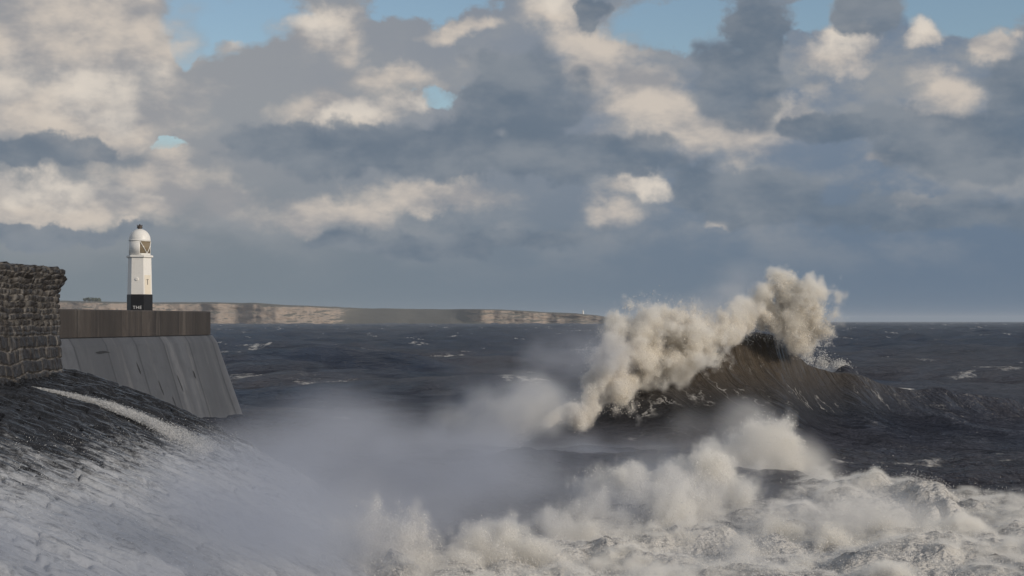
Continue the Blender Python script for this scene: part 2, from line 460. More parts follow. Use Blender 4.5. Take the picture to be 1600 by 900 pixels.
for i in range(46):
    lam = 6.0 * (110 / 6.0) ** _wr.rand()
    th = R(-98 + _wr.randn() * 32)
    SWELL.append((2 * math.pi / lam, math.cos(th), math.sin(th), _wr.rand() * 6.283, 0.0085 * lam ** 0.80))
def swell(x, y):
    hh = np.zeros_like(x)
    for k, c, s_, ph, a in SWELL:
        p = k * (c * x + s_ * y) + ph
        hh += a * (np.sin(p) + 0.30 * np.cos(2 * p))
    return hh
def surf_line(x):
    return np.interp(x, [-40, -5, 12, 18, 22, 28, 60], [76, 78, 82, 93, 86, 78, 68])
SURF_HUMPS = []   # (x, y, radius, height)
for (px, py, Y, rx, hz) in ((590, 885, 66, 3.2, 1.2), (760, 880, 68, 4.0, 0.8), (900, 860, 72, 4.5, 1.0), (1010, 830, 78, 5.0, 1.7), 
                          (1320, 800, 82, 4.5, 0.9), (1440, 815, 80, 4.0, 0.9), (1560, 830, 78, 4.5, 0.8), (1400, 880, 66, 5, 0.6),
                          (1300, 745, 96, 3.0, 0.7), (1480, 765, 90, 3.5, 0.6), (1600, 870, 68, 4, 0.6)):
    q = P(px, py, Y)
    SURF_HUMPS.append((q[0], Y, rx, hz))
def sea_height(x, y):
    far = np.clip((y - 100) / 250, 0, 1)
    h = swell(x, y) * (0.6 + 1.0 * far)
    wh, wf, v, Zc = wave_h(x, y)
    calm = 1 - 0.65 * np.clip(wf * 1.3, 0, 1)
    surf = sst(4, -8, y - surf_line(x) + 8 * (fbm(x * 0.12, y * 0.12, octs=3) - 0.5))
    h = h * calm + wh
    near = y < 125
    lump = np.zeros_like(h)
    xn, yn = x[near], y[near]
    lump[near] = (fbm(xn * 0.45, yn * 0.45, octs=6, gain=0.5, billow=True) - 0.55) * -1.4
    h = h + surf * lump
    for hx, hy, r, a in SURF_HUMPS:
        h += 0.55 * a * np.exp(-((x - hx) / r) ** 2 - ((y - hy) / (r * 0.6)) ** 2)
    # drawn-out ridges on the wave and chop on the water before it
    nr = y < 190
    xn, yn = x[nr], y[nr]
    sk = yn + 0.9 * 26 * (1 - np.exp(-np.clip(xn - 4, -30, 80) / 26.0)) - 0.55 * h[nr]
    fade = sst(190, 150, yn)
    h[nr] += fade * ((fbm(sk * 0.62, xn * 0.07, octs=3, gain=0.45) - 0.5) * 0.40 + (fbm(xn * 0.35, yn * 0.5, octs=6, gain=0.58) - 0.5) * 1.1 * (1 - 0.85 * np.clip(wf[nr] * 1.5, 0, 1)))
    # small second crest behind the shoulder of the wave
    h += 3.0 * np.exp(-((x - 28.0) / 1.7) ** 2) * np.where(y < 139.5, np.exp((y - 139.5) / 1.6), np.exp(-((y - 139.5) / 2.2) ** 2))
    return h, surf, wf, v
rows = np.concatenate([np.arange(40, 112, 0.28), np.arange(112, 142, 0.11), np.arange(142, 170, 0.4), 170 * (26000 / 170.0) ** (np.linspace(0, 1, 430) ** 1.15)])
cols = np.linspace(-0.46, 0.46, 860)
Yg = np.repeat(rows[:, None], len(cols), 1)
Xg = cols[None, :] * (Yg + 12)
hg, surf_g, wf_g, v_g = sea_height(Xg.ravel(), Yg.ravel())
xg, yg = Xg.ravel(), Yg.ravel()
# wave lip leans forward a little
lean = np.clip(hg - 4.5, 0, 5) ** 2 * 0.055 * wf_g
yo = yg - lean
verts = np.stack([xg, yo, hg], 1)
faces = grid_faces(len(rows), len(cols))[:, ::-1]
fm = (wf_g * (hg > 0.9) * (v_g > -19) * (v_g < 5) * (np.abs(xg - 17) < 30))[faces].mean(1) > 0.33
# lines of broken foam left by earlier breakers, beyond the surf
for px0, px1, py, dp in ((370, 575, 600, 16), (352, 430, 590, 7), (540, 640, 596, 6), (1318, 1352, 553, 5), (1380, 1440, 545, 6), (1500, 1600, 592, 5), (1508, 1548, 507, 170), (1565, 1600, 507.5, 150), (1440, 1470, 507, 120),
                         (1540, 1600, 557, 6), (1250, 1330, 600, 3), (1390, 1450, 632, 3), (620, 760, 560, 6)):
    Yf = EYE * F / (py - HZ)
    xa, xb = (px0 - 800) / F * Yf, (px1 - 800) / F * Yf
    ex = np.clip(1 - np.abs(xg - (xa + xb) / 2) / ((xb - xa) / 2 + 1), 0, 1) ** 0.5
    surf_g = np.maximum(surf_g, 0.95 * ex * np.exp(-((yg - Yf - 3 * np.sin(xg * 0.35)) / dp) ** 2))
# streak families: drawn up the wave face and swept to the right along its shoulder
stv = np.stack([yo + 0.9 * 26 * (1 - np.exp(-np.clip(xg - 4, -30, 80) / 26.0)) - 0.55 * hg, xg, np.zeros_like(xg)], 1)
def sea_part(name, sel, parent=None):
    f = faces[sel]
    used = np.unique(f)
    remap = np.zeros(len(verts), np.int32); remap[used] = np.arange(len(used))
    me = mesh_np(name, verts[used], remap[f])
    fattr(me, 'foam', surf_g[used]); fattr(me, 'wave', np.clip(wf_g * sst(0.3, 2.5, hg) * (1 - 0.75 * sst(24, 40, xg)), 0, 1)[used])
    at = me.attributes.new('streak', 'FLOAT_VECTOR', 'POINT')
    at.data.foreach_set('vector', np.ascontiguousarray(stv[used], np.float32).ravel())
    return link(name, me, M_WATER, parent)
sea = tag(sea_part('sea', ~fm), 'dark grey brown storm sea reaching to the horizon', 'sea', kind='structure')
wave = tag(empty('breaking_wave', (float((1180 - 800) / F * 133), 131, 0)), 'tall brown wave rearing up and curling over with a cream foam crest', 'wave')
sea_part('wave_face', fm, wave)

# ================================================================== FOAM AND SPRAY
def flecks(name, pts, size, mat, parent=None, seed=1, me_only=False):
    """droplets and bubble clots thrown in the air: one small facet each"""
    r = np.random.RandomState(seed)
    n = len(pts)
    a = r.randn(n, 3); a /= np.linalg.norm(a, axis=1)[:, None]
    b = np.cross(a, r.randn(n, 3)); b /= np.linalg.norm(b, axis=1)[:, None] + 1e-9
    c = np.cross(a, b)
    s = (size * (0.45 + 1.1 * r.rand(n) ** 2))[:, None]
    v = np.empty((n, 3, 3), np.float32)
    for k, ang in enumerate((0.3, 2.4, 4.5)):
        v[:, k] = pts + s * (b * math.cos(ang) + c * math.sin(ang))
    me = mesh_np(name, v.reshape(-1, 3), np.arange(3 * n).reshape(-1, 3), smooth=False)
    return link(name, me, mat, parent)

def puff_points(puffs, count, scale=0.35, amp=0.9, seed=1, soft=0.5, ysq=1.0, core=0.75):
    """points filling the billowing union of soft balls; puffs = (px, py, Y, radius px, weight)"""
    r = np.random.RandomState(seed)
    C = np.array([P(a, b, Y) for a, b, Y, rp, wt in puffs])
    Rr = np.array([rp / F * Y for a, b, Y, rp, wt in puffs])
    wt = np.array([p[4] for p in puffs], float)
    pr = wt * Rr ** 2.2; pr /= pr.sum()
    got = []; tot = 0
    for it in range(40):
        n = int(count * 1.4)
        i = r.choice(len(C), n, p=pr)
        d = r.randn(n, 3); d /= np.linalg.norm(d, axis=1)[:, None]
        q = C[i] + d * (r.rand(n) ** (1 / 2.2))[:, None] * (Rr[i] * 1.35)[:, None] * np.array([1, ysq, 1])
        D = np.full(n, -9.0)
        for c, rad in zip(C, Rr):
            D = np.maximum(D, 1 - np.linalg.norm((q - c) / np.array([1, ysq, 1]), axis=1) / rad)
        nz = fbm(q[:, 0] * scale, q[:, 1] * scale, q[:, 2] * scale, octs=5, gain=0.56, billow=True) - 0.5
        val = D + amp * nz
        keep = (r.rand(n) < np.clip(val / soft, 0, 1) ** 1.6) & (val < core + r.rand(n) * 0.2)
        got.append(q[keep]); tot += keep.sum()
        if tot > count:
            break
    return np.concatenate(got)[:count]

class Puffs:
    """billowing union of soft balls; puffs = (px, py, Y, radius px, weight)"""
    def __init__(s, puffs, scale, amp, warp=0.9, ysq=1.0):
        s.C = np.array([P(a, b, Y) for a, b, Y, rp, wt in puffs])
        s.R = np.array([rp / F * Y for a, b, Y, rp, wt in puffs])
        s.W = np.array([p[4] for p in puffs], float)
        s.scale, s.amp, s.warp, s.ysq = scale, amp, warp, ysq
    def val(s, q):
        k = s.scale * 0.55
        wv = np.stack([fbm(q[:, 0] * k + 31 * i, q[:, 1] * k, q[:, 2] * k + 11 * i, octs=3) - 0.5 for i in range(3)], 1) * (s.warp * 2.4)
        e = q + wv
        D = np.full(len(q), -9.0)
        for c, rad, wt in zip(s.C, s.R, s.W):
            v = (e - c); v[:, 1] /= s.ysq
            D = np.maximum(D, (1 - np.sqrt((v * v).sum(1)) / rad) * wt + 0.0)
        out = np.full(len(q), -9.0)
        k = D > -0.9
        p = q[k].copy()
        p[:, 0], p[:, 2] = p[:, 0] * 0.97 - p[:, 2] * 0.12, p[:, 2] * 0.88 + p[:, 0] * 0.10      # lobes drawn out the way the water was flung
        nz = fbm(p[:, 0] * s.scale, p[:, 1] * s.scale, p[:, 2] * s.scale, octs=3, gain=0.5, billow=True) * -1 + 0.80
        nf = fbm(p[:, 0] * s.scale * 3.7, p[:, 1] * s.scale * 3.7, p[:, 2] * s.scale * 3.7, octs=4, gain=0.6) - 0.5
        out[k] = D[k] + s.amp * (nz + 1.35 * nf)
        return out
    def points(s, count, seed, lo, hi, power=1.6):
        r = np.random.RandomState(seed)
        pr = s.W * s.R ** 2.2; pr /= pr.sum()
        got, tot = [], 0
        for it in range(40):
            n = int(count * 1.5)
            i = r.choice(len(s.C), n, p=pr)
            d = r.randn(n, 3); d /= np.linalg.norm(d, axis=1)[:, None]
            q = s.C[i] + d * (r.rand(n) ** (1 / 2.0))[:, None] * (s.R[i] * 1.5)[:, None] * np.array([1, s.ysq, 1])
            v = s.val(q)
            k = r.rand(n) < np.clip((v - lo) / (hi - lo), 0, 1) ** power
            got.append(q[k]); tot += k.sum()
            if tot > count:
                break
        return np.concatenate(got)[:count]

CREST = Puffs([(1248, 490, 131, 40, 1), (1275, 498, 131, 24, 1), (1230, 462, 131, 28, .9), (1205, 478, 131, 24, .8), (1215, 448, 131, 16, .7), (1262, 528, 131, 24, .9), (1285, 520, 131, 14, .8), (1215, 508, 131, 26, 1), (1190, 514, 131, 18, 1), (1245, 538, 131, 18, .9), (1195, 510, 130, 15, .8), (1165, 514, 130, 16, .8), (1140, 520, 129, 18, .8),
         (1185, 492, 131, 22, .8), (1160, 500, 130, 22, .8), (1138, 502, 129, 24, .8), (1080, 525, 127, 46, 1), (1030, 515, 127, 46, 1), (985, 535, 126, 42, 1), (1062, 498, 127, 28, .8), (1112, 520, 128, 32, 1),
         (955, 562, 125, 36, 1), (1010, 558, 126, 38, 1), (1055, 556, 126, 28, .9), (948, 604, 123, 34, 1), (982, 622, 122, 24, 1), (918, 628, 122, 26, 1), (965, 585, 124, 30, 1),
         (885, 648, 121, 22, 1), (932, 588, 124, 28, 1), (860, 664, 120, 16, .8), (900, 655, 121, 20, .8)], 0.46, 1.2, warp=1.3)
flecks('foam_crest', np.concatenate([CREST.points(480000, 3, -0.16, 0.7), CREST.points(22000, 4, -0.75, 0.2, 1.3)]), 0.040, M_FOAM, wave, 5)

def burst(label, puffs, count, size, scale=0.55, amp=1.2, lo=-0.15, seed=1, grow=1.25, group='bursts of breaking surf'):
    pf = Puffs([(a, b, c, d * grow, e) for a, b, c, d, e in puffs], scale, amp, 0.6)
    o = flecks('surf_burst', pf.points(count, seed, lo, lo + 0.9), size, M_SURF, None, seed + 50)
    tag(o, label, 'wave splash', group)
    return pf
BURSTS = [
 burst('small cream burst of surf throwing up a rounded plume at the bottom of the picture',
      [(590, 880, 66, 56, 1), (560, 905, 66, 56, 1), (640, 900, 66, 54, 1), (600, 840, 66, 32, .8), (630, 836, 66, 26, .7), (530, 910, 66, 40, .8), (680, 915, 66, 34, .7)],
      180000, 0.028, seed=11),
 burst('low pale tumble of surf just right of the small bottom plume',
      [(770, 875, 68, 44, 1), (730, 895, 67, 42, 1), (820, 890, 68, 42, 1), (870, 895, 70, 36, .9), (780, 840, 69, 22, .5)], 90000, 0.026, seed=12),
 burst('broad cream wall of surf bursting in the middle foreground below the big wave',
      [(1000, 815, 79, 54, 1), (950, 840, 77, 50, 1), (1060, 795, 81, 50, 1), (1110, 775, 82, 46, .9), (900, 862, 74, 44, .9), (1050, 840, 77, 60, .9), (985, 768, 81, 28, .7), (1120, 825, 80, 52, .8), (1050, 750, 83, 22, .6),
       (940, 785, 80, 34, .7), (870, 835, 76, 26, .7)],
      300000, 0.032, seed=13, grow=1.2),
 burst('tall white spray peak with a ragged right edge in front of the wave face',
      [(1195, 715, 92, 38, 1), (1225, 740, 91, 32, 1), (1180, 750, 91, 44, .9), (1150, 740, 92, 38, .7), (1215, 768, 90, 36, .8), (1212, 672, 92, 24, .7), (1185, 668, 92, 20, .6), (1150, 705, 93, 32, .8), (1235, 705, 91, 20, .8), (1120, 745, 91, 40, .9), (1085, 752, 90, 32, .8), (1225, 700, 91, 30, .9), (1240, 735, 90, 28, .9), (1225, 775, 89, 40, 1), (1265, 775, 87, 24, .9), (1130, 715, 92, 30, .8), (1165, 770, 89, 44, 1), (1195, 690, 92, 30, .9), (1245, 758, 90, 18, .6)],
      240000, 0.034, seed=14, grow=1.05),
 burst('churning roller of white water along the right edge of the foreground',
      [(1300, 800, 82, 22, 1), (1345, 806, 81, 26, 1), (1390, 800, 81, 22, .9), (1440, 822, 80, 28, 1), (1490, 815, 79, 22, 1), (1535, 838, 78, 28, 1), (1590, 850, 77, 26, 1), (1630, 845, 77, 28, 1),
       (1370, 850, 74, 34, 1), (1450, 870, 72, 36, 1), (1540, 890, 71, 36, 1), (1300, 870, 72, 40, .9), (1220, 850, 74, 40, 1), (1180, 890, 70, 40, .8), (1270, 830, 79, 26, 1)],
      200000, 0.030, seed=17, grow=0.9),
 burst('low broken crest of grey white water between the tall spray peak and the right edge',
      [(1300, 742, 96, 12, 1), (1330, 746, 95, 14, 1), (1400, 758, 92, 12, .8), (1440, 764, 91, 14, .9), (1480, 762, 91, 16, 1), (1520, 775, 90, 14, .8), (1570, 790, 88, 16, .8)],
      30000, 0.034, seed=18, grow=1.0)]
BACK = [burst('soft cream splash falling behind the mist at the foot of the broken crest',
      [(780, 650, 115, 46, .9), (820, 672, 115, 30, .8), (745, 680, 114, 36, .7), (790, 690, 113, 34, .7), (840, 660, 116, 22, .7), (800, 665, 115, 30, .7)],
      9000, 0.030, lo=0.3, seed=15, grow=1.05),
 burst('small spray puff on the second crest behind the shoulder of the wave',
      [(1290, 568, 138, 20, .8), (1315, 574, 140, 17, 1), (1265, 562, 138, 18, .7), (1330, 585, 140, 12, .8)], 6000, 0.04, seed=16, grow=0.9)]
# churned white water lying on the surface of the surf
def surf_points(n, seed):
    r = np.random.RandomState(seed)
    y = 54 + 46 * r.rand(n * 5); x = (r.rand(n * 5) * 0.56 - 0.22) * y
    h, sf, wf, v = sea_height(x, y)
    d = fbm(x * 0.7, y * 0.7, octs=5, gain=0.62, billow=True)
    k = r.rand(len(x)) < np.clip((d * 1.0 + sf * 0.5 - 0.92) * 4.0, 0, 1) * sf
    k &= sf > 0.35
    x, y, h, d = x[k][:n], y[k][:n], h[k][:n], d[k][:n]
    lift = np.abs(r.randn(len(x))) * 0.14 * np.clip((d - 0.42) * 5, 0.15, 1.6)
    return np.stack([x, y, h + lift], 1)
tag(flecks('surf_foam', surf_points(160000, 21), 0.022, M_SURF, None, 22), 'churned white foam spread over the water in the foreground', 'foam', kind='stuff')

# ------------------------------------------------------------------ drifting spray: a voxel field of mist
def mist_volume(name, lo, hi, res, field, color, label, aniso=0.0, thin=None, dmid=0.5):
    lo, hi = np.array(lo, float), np.array(hi, float)
    n = np.maximum(((hi - lo) / res).astype(int), 2)
    ax = [np.linspace(lo[i], hi[i], n[i]) for i in range(3)]
    Z, Y, X = np.meshgrid(ax[2], ax[1], ax[0], indexing='ij')
    x, y, z = X.ravel(), Y.ravel(), Z.ravel()
    val = field(x, y, z)
    me = bpy.data.meshes.new(name)
    me.vertices.add(len(x)); me.vertices.foreach_set('co', np.stack([x, y, z], 1).astype(np.float32).ravel())
    fattr(me, 'mist', val)
    o = link(name, me)
    mat = bpy.data.materials.new(name)
    mat.use_nodes = True
    t = NT(mat.node_tree)
    out = t.n('ShaderNodeOutputMaterial')
    pv = t.n('ShaderNodeVolumePrincipled')
    t.put(pv.inputs['Color'], color); pv.inputs['Density'].default_value = 1.0; pv.inputs['Absorption Color'].default_value = (0, 0, 0, 1)
    if thin:
        vi = t.n('ShaderNodeVolumeInfo')
        t.put(pv.inputs['Color'], t.mix(t.ss(vi.outputs['Density'], 0.0, dmid), thin, color))
    pv.inputs['Anisotropy'].default_value = aniso
    t.t.links.new(pv.outputs[0], out.inputs['Volume'])
    me.materials.append(mat)
    g = bpy.data.node_groups.new(name, 'GeometryNodeTree')
    g.interface.new_socket('Geometry', in_out='INPUT', socket_type='NodeSocketGeometry')
    g.interface.new_socket('Geometry', in_out='OUTPUT', socket_type='NodeSocketGeometry')
    gi, go = g.nodes.new('NodeGroupInput'), g.nodes.new('NodeGroupOutput')
    vc = g.nodes.new('GeometryNodeVolumeCube')
    vc.inputs['Min'].default_value = lo; vc.inputs['Max'].default_value = hi
    for a_, k in zip('XYZ', n):
        vc.inputs['Resolution ' + a_].default_value = int(k)
    ps = g.nodes.new('GeometryNodeInputPosition')
    def vm(op, a, b):
        nd = g.nodes.new('ShaderNodeVectorMath'); nd.operation = op
        for i, vv in enumerate((a, b)):
            if isinstance(vv, bpy.types.NodeSocket): g.links.new(vv, nd.inputs[i])
            elif vv is not None: nd.inputs[i].default_value = vv
        return nd.outputs['Value'] if op == 'DOT_PRODUCT' else nd.outputs[0]
    step = (hi - lo) / (n - 1)
    q = vm('DIVIDE', vm('SUBTRACT', ps.outputs[0], tuple(lo)), tuple(step))
    q = vm('FLOOR', vm('ADD', q, (0.5, 0.5, 0.5)), None)
    idx = vm('DOT_PRODUCT', q, (1.0, float(n[0]), float(n[0] * n[1])))
    si = g.nodes.new('GeometryNodeSampleIndex'); si.data_type = 'FLOAT'; si.domain = 'POINT'
    na = g.nodes.new('GeometryNodeInputNamedAttribute'); na.data_type = 'FLOAT'; na.inputs[0].default_value = 'mist'
    g.links.new(gi.outputs[0], si.inputs['Geometry'])
    g.links.new(na.outputs[0], si.inputs['Value'])
    g.links.new(idx, si.inputs['Index'])
    g.links.new(si.outputs[0], vc.inputs['Density'])
    sm = g.nodes.new('GeometryNodeSetMaterial'); sm.inputs['Material'].default_value = mat
    g.links.new(vc.outputs[0], sm.inputs[0]); g.links.new(sm.outputs[0], go.inputs[0])
    md = o.modifiers.new('mist', 'NODES'); md.node_group = g
    return tag(o, label, 'spray mist', kind='stuff')

MIST = [  # px, py, Y, rx, ry (photo px), depth radius (m), weight
    (520, 770, 80, 260, 150, 14, 1.6), (330, 830, 60, 360, 130, 9, 2.2), (60, 870, 43, 420, 130, 6, 1.9), (330, 830, 48, 300, 150, 6, 2.2), (700, 800, 72, 240, 120, 8, 1.6), (860, 745, 84, 220, 90, 7, 1.7), (960, 690, 100, 160, 60, 6, 1.0), (1120, 690, 100, 130, 60, 5, 1.0), (640, 710, 98, 220, 90, 12, 1.0), (800, 730, 98, 220, 80, 10, 0.9),
    (900, 570, 122, 110, 75, 7, 0.8), (830, 600, 118, 150, 110, 9, 0.7), (1000, 740, 100, 240, 70, 9, 0.8), (1180, 700, 98, 100, 70, 6, 0.7),
    (780, 650, 112, 100, 80, 6, 1.2), (1100, 800, 76, 260, 80, 6, 0.9), (1000, 800, 76, 150, 90, 5, 1.0), (600, 850, 63, 140, 90, 5, 0.6), (1200, 870, 62, 200, 60, 5, 0.9), (430, 700, 98, 180, 50, 12, 0.4)]
def puffy(lst, scale, amp, dens, seed):
    def f(x, y, z):
        D = np.zeros(len(x))
        k = scale * 0.55
        X_, Y_, Z_ = x, y, z
        x = x + 9.0 * (fbm(X_ * k, Y_ * k, Z_ * k + seed, octs=4) - 0.5)
        z = z + 5.0 * (fbm(X_ * k + 50, Y_ * k, Z_ * k + seed, octs=4) - 0.5)
        for px, py, Yc, rx, ry, rd, wt in lst:
            c = P(px, py, Yc)
            q = np.sqrt(((x - c[0]) / (rx / F * Yc)) ** 2 + ((z - c[2]) / (ry / F * Yc)) ** 2 + ((y - c[1]) / rd) ** 2)
            D += wt * np.clip(1 - q, 0, 1) ** 1.2
        k = D > 0
        nz = fbm(X_[k] * scale, Y_[k] * scale, Z_[k] * scale * 1.3 + seed, octs=5, gain=0.64)
        D[k] *= np.clip(1 + amp * (nz - 0.5) * 4, 0, 3) * dens
        return D
    return f
CRESTMIST = [(790, 650, 115, 120, 70, 5, 2.4), (840, 640, 116, 70, 60, 5, 1.5), (740, 680, 114, 110, 60, 5, 1.6), (1150, 485, 131, 100, 36, 5, 0.8), (1100, 490, 128, 120, 45, 5, 0.6), (1230, 470, 132, 70, 50, 4, 0.8), (1030, 500, 127, 110, 50, 5, 0.6), (960, 540, 125, 90, 60, 5, 0.7),
             (1250, 500, 131, 60, 60, 4, 0.5), (880, 640, 121, 70, 50, 4, 1.0), (1250, 575, 138, 60, 24, 3, 1.0), (1310, 575, 140, 44, 20, 3, 1.6), (930, 600, 123, 70, 60, 4, 0.7), (1180, 440, 131, 60, 30, 4, 0.4)]
SURFMIST = [(1110, 765, 83, 180, 80, 5, 0.8), (1000, 815, 78, 200, 90, 5, 1.0), (1225, 730, 89, 80, 90, 4, 1.2), (1110, 735, 90, 170, 70, 5, 1.0), (1195, 695, 91, 80, 65, 4, 1.3), (1000, 760, 83, 150, 70, 5, 1.2), (600, 850, 66, 130, 80, 4, 1.0), (780, 865, 68, 150, 60, 4, 0.8),
            (1330, 835, 75, 260, 70, 5, 1.1), (900, 860, 73, 160, 60, 4, 0.8), (1520, 850, 75, 190, 60, 5, 1.1)]
def surf_layer(x, y, z, nx, ny):
    n2 = nx * ny
    x2, y2 = x[:n2], y[:n2]
    h, sf, wf, v = sea_height(x2, y2)
    patch = fbm(x2 * 0.30, y2 * 0.30 + 40, octs=5, gain=0.55)
    th = 0.12 + 0.75 * np.clip((patch - 0.42) * 3.2, 0, 1) ** 1.5
    cover = sst(0.25, 0.8, sf) * sst(0.36, 0.56, patch + 0.06)
    nz = len(x) // n2
    H, T, Cv = np.tile(h, nz), np.tile(th, nz), np.tile(cover, nz)
    k = (z < H + 2.2) & (z > H - 0.6) & (Cv > 0.01)
    out = np.zeros(len(x))
    p = [c[k] for c in (x, y, z)]
    b3 = 0.8 - fbm(p[0] * 0.8, p[1] * 0.8, p[2] * 0.8, octs=3, billow=True) + 1.3 * (fbm(p[0] * 2.4, p[1] * 3, p[2] * 3, octs=4, gain=0.65) - 0.5)
    val = (1 - (p[2] - H[k]) / T[k]) * 0.6 + b3 * 1.1 - 0.35
    out[k] = np.clip(val / 0.6, 0, 1) ** 1.5 * 4.5 * Cv[k]
    return out
MISTC = (0.64, 0.68, 0.77)
def solid(pf_list, lo, hi, dens, extra=None, layer=None):
    def f(x, y, z):
        q = np.stack([x, y, z], 1)
        out = np.zeros(len(x))
        for pf in pf_list:
            k = np.zeros(len(x), bool)
            for c, rad in zip(pf.C, pf.R):
                k |= (np.abs(q - c) < rad * 2 + 1.2).all(1)
            out[k] = np.maximum(out[k], np.clip((pf.val(q[k]) - lo) / (hi - lo), 0, 1) ** 1.5 * dens)
        if extra:
            out += extra(x, y, z)
        if layer:
            out = np.maximum(out, surf_layer(x, y, z, *layer))
        return out
    return f
mist_volume('spray_mist', (-26, 34, -0.5), (20, 134, 12), 0.45, puffy(MIST, 0.20, 2.0, 0.11, 0), MISTC, 'blue grey spray mist drifting over the water before the pier')
mist_volume('crest_mist', (-12, 110, -0.5), (34, 146, 14), 0.16, solid([CREST], -0.04, 0.50, 2.3, puffy(CRESTMIST, 0.30, 1.5, 0.14, 9)), (0.997, 0.982, 0.945),
            'thin white spindrift blowing off the wave crest', thin=(0.84, 0.87, 0.92), dmid=0.3)
mist_volume('surf_mist', (-14, 56, -0.9), (30, 98, 7.1), 0.18, solid(BURSTS, -0.05, 0.50, 2.2, puffy(SURFMIST, 0.30, 1.4, 0.20, 5), (int(44 / 0.18), int(42 / 0.18))), (0.997, 0.982, 0.945),
            'fine white spray thrown up by the surf in the foreground', thin=(0.88, 0.89, 0.92), dmid=0.3)

# ================================================================== PIER
PA, PB = np.array([-41.5, 95.0]), np.array([-29.1, 161.0])       # outer line of the parapet, from the near end to the head
pd = (PB - PA) / np.linalg.norm(PB - PA)                          # along the pier
pn = np.array([pd[1], -pd[0]])                                    # out over the sea, to the right
PL = float(np.linalg.norm(PB - PA))
def pier_pt(u, out, z):
    q = PA + pd * u + pn * out
    return (q[0], q[1], z)
def pier_top(u):
    return 9.98
def prism(name, ring, u0, u1, mat, parent, nu=2, end_splay=None, uvs=None):
    """extrude a closed (out, z) ring along the pier"""
    bm = bmesh.new()
    lay = bm.loops.layers.uv.new('UVMap')
    cum = [0]
    for (o0, z0), (o1, z1) in zip(ring, ring[1:] + ring[:1]):
        cum.append(cum[-1] + math.hypot(o1 - o0, z1 - z0))
    R_ = []
    for i in range(nu):
        u = u0 + (u1 - u0) * i / (nu - 1)
        R_.append([bm.verts.new(pier_pt(u + (end_splay(o, z) if end_splay and i == nu - 1 else 0), o, z)) for o, z in ring])
    k = len(ring)
    for i in range(nu - 1):
        ua, ub = u0 + (u1 - u0) * i / (nu - 1), u0 + (u1 - u0) * (i + 1) / (nu - 1)
        for j in range(k):
            f = bm.faces.new((R_[i][j], R_[i][(j + 1) % k], R_[i + 1][(j + 1) % k], R_[i + 1][j]))
            for lp, (uu, vv) in zip(f.loops, ((ua, cum[j]), (ua, cum[j + 1]), (ub, cum[j + 1]), (ub, cum[j]))):
                lp[lay].uv = (uu, vv)
    for r_, uu in ((R_[0], u0), (R_[-1], u1)):
        f = bm.faces.new(r_)
        for lp in f.loops:
            lp[lay].uv = (uu + lp.vert.co.x * 0.8, lp.vert.co.z)
    return from_bm(name, bm, mat, parent)
pier = tag(empty('pier', (-36, 130, 0)), 'grey concrete pier with a stained parapet and sloping sea face under the lighthouse', 'pier')
splay = lambda o, z: max(0.0, (7.7 - z)) * 0.16
# apron: ring runs clockwise from its outer foot up to the ledge
prism('apron', [(3.1, -1.2), (0.55, 7.0), (0.14, 7.62), (-0.3, 7.7), (-9.0, 7.7), (-9.6, -1.2)], 0, PL, M_APRON, pier, 24, splay)
prism('parapet', [(0.0, 7.705), (0.0, 9.86), (-0.05, 9.96), (-0.95, 9.96), (-1.0, 9.86), (-1.0, 7.705)], 0, PL - 0.2, M_PARA, pier, 24)
# dark pockmarks and a cracked ledge in the apron face
m_hole, t_, b_, _, _ = material('dark_hollow')
b_.inputs['Base Color'].default_value = (0.012, 0.011, 0.010, 1)
for (u, z, ln, wd) in ((47, 5.6, 1.3, 0.16), (50.5, 3.9, 1.6, 0.14), (55, 4.2, 1.5, 0.16), (33, 5.0, 0.5, 0.4), (41, 6.6, 0.25, 1.6), (52.5, 2.4, 1.0, 0.15), (59, 4.5, 0.9, 0.2)):
    bm = bmesh.new()
    o0 = 0.55 + (7.0 - z) * 2.55 / 8.2
    a = Vector(pier_pt(u, o0 + 0.012, z)); d = Vector(pier_pt(u + 0.18 * ln, o0 + 0.012 + ln * 0.311, z - ln)) - a
    sd_ = Vector((pd[0], pd[1], 0)) * wd
    r_ = random.Random(int(u * 10))
    pts = []
    for k in range(10):
        th = k / 10 * 6.283
        pts.append(a + d * (0.5 + 0.5 * math.cos(th)) * r_.uniform(.8, 1.1) + sd_ * math.sin(th) * r_.uniform(.5, 1.1))
    f = bm.faces.new([bm.verts.new(p) for p in pts])
    from_bm('pockmark', bm, m_hole, pier)

# ================================================================== LIGHTHOUSE
def paint(name, col, rust=(0.30, 0.15, 0.06), amt=0.5, rough=0.45):
    m, t, b, out, pos = material(name)
    n = t.noise(t.mapping(pos, scale=(3.2, 3.2, 0.45)), 1.0, 6, 0.7)
    n2 = t.noise(pos, 5.0, 5, 0.7)
    c = t.mix(t.m('MULTIPLY', t.ss(n, 0.58, 0.74), amt), col, rust)
    c = t.mix(t.m('MULTIPLY', t.ss(n2, 0.45, 0.75), 0.22), c, [v * 0.6 for v in col])
    t.put(b.inputs['Base Color'], c)
    b.inputs['Roughness'].default_value = rough
    return m
M_WHITE = paint('white_paint', (0.80, 0.78, 0.74), (0.55, 0.42, 0.26), 0.35)
M_BLACK = paint('black_paint', (0.012, 0.012, 0.014), (0.05, 0.04, 0.03), 0.4)
M_IRON = paint('rusty_iron', (0.07, 0.055, 0.045), (0.16, 0.08, 0.04), 0.7, 0.6)
M_GLASSD, t_, b_, _, _ = material('lantern_glass')
b_.inputs['Base Color'].default_value = (0.30, 0.24, 0.16, 1); b_.inputs['Roughness'].default_value = 0.08
b_.inputs['Alpha'].default_value = 0.75
M_BRASS = paint('amber_optic', (0.62, 0.30, 0.10), (0.4, 0.2, 0.1), 0.3, 0.25)
LY = 157.0
LX = (218.3 - 800) / F * LY
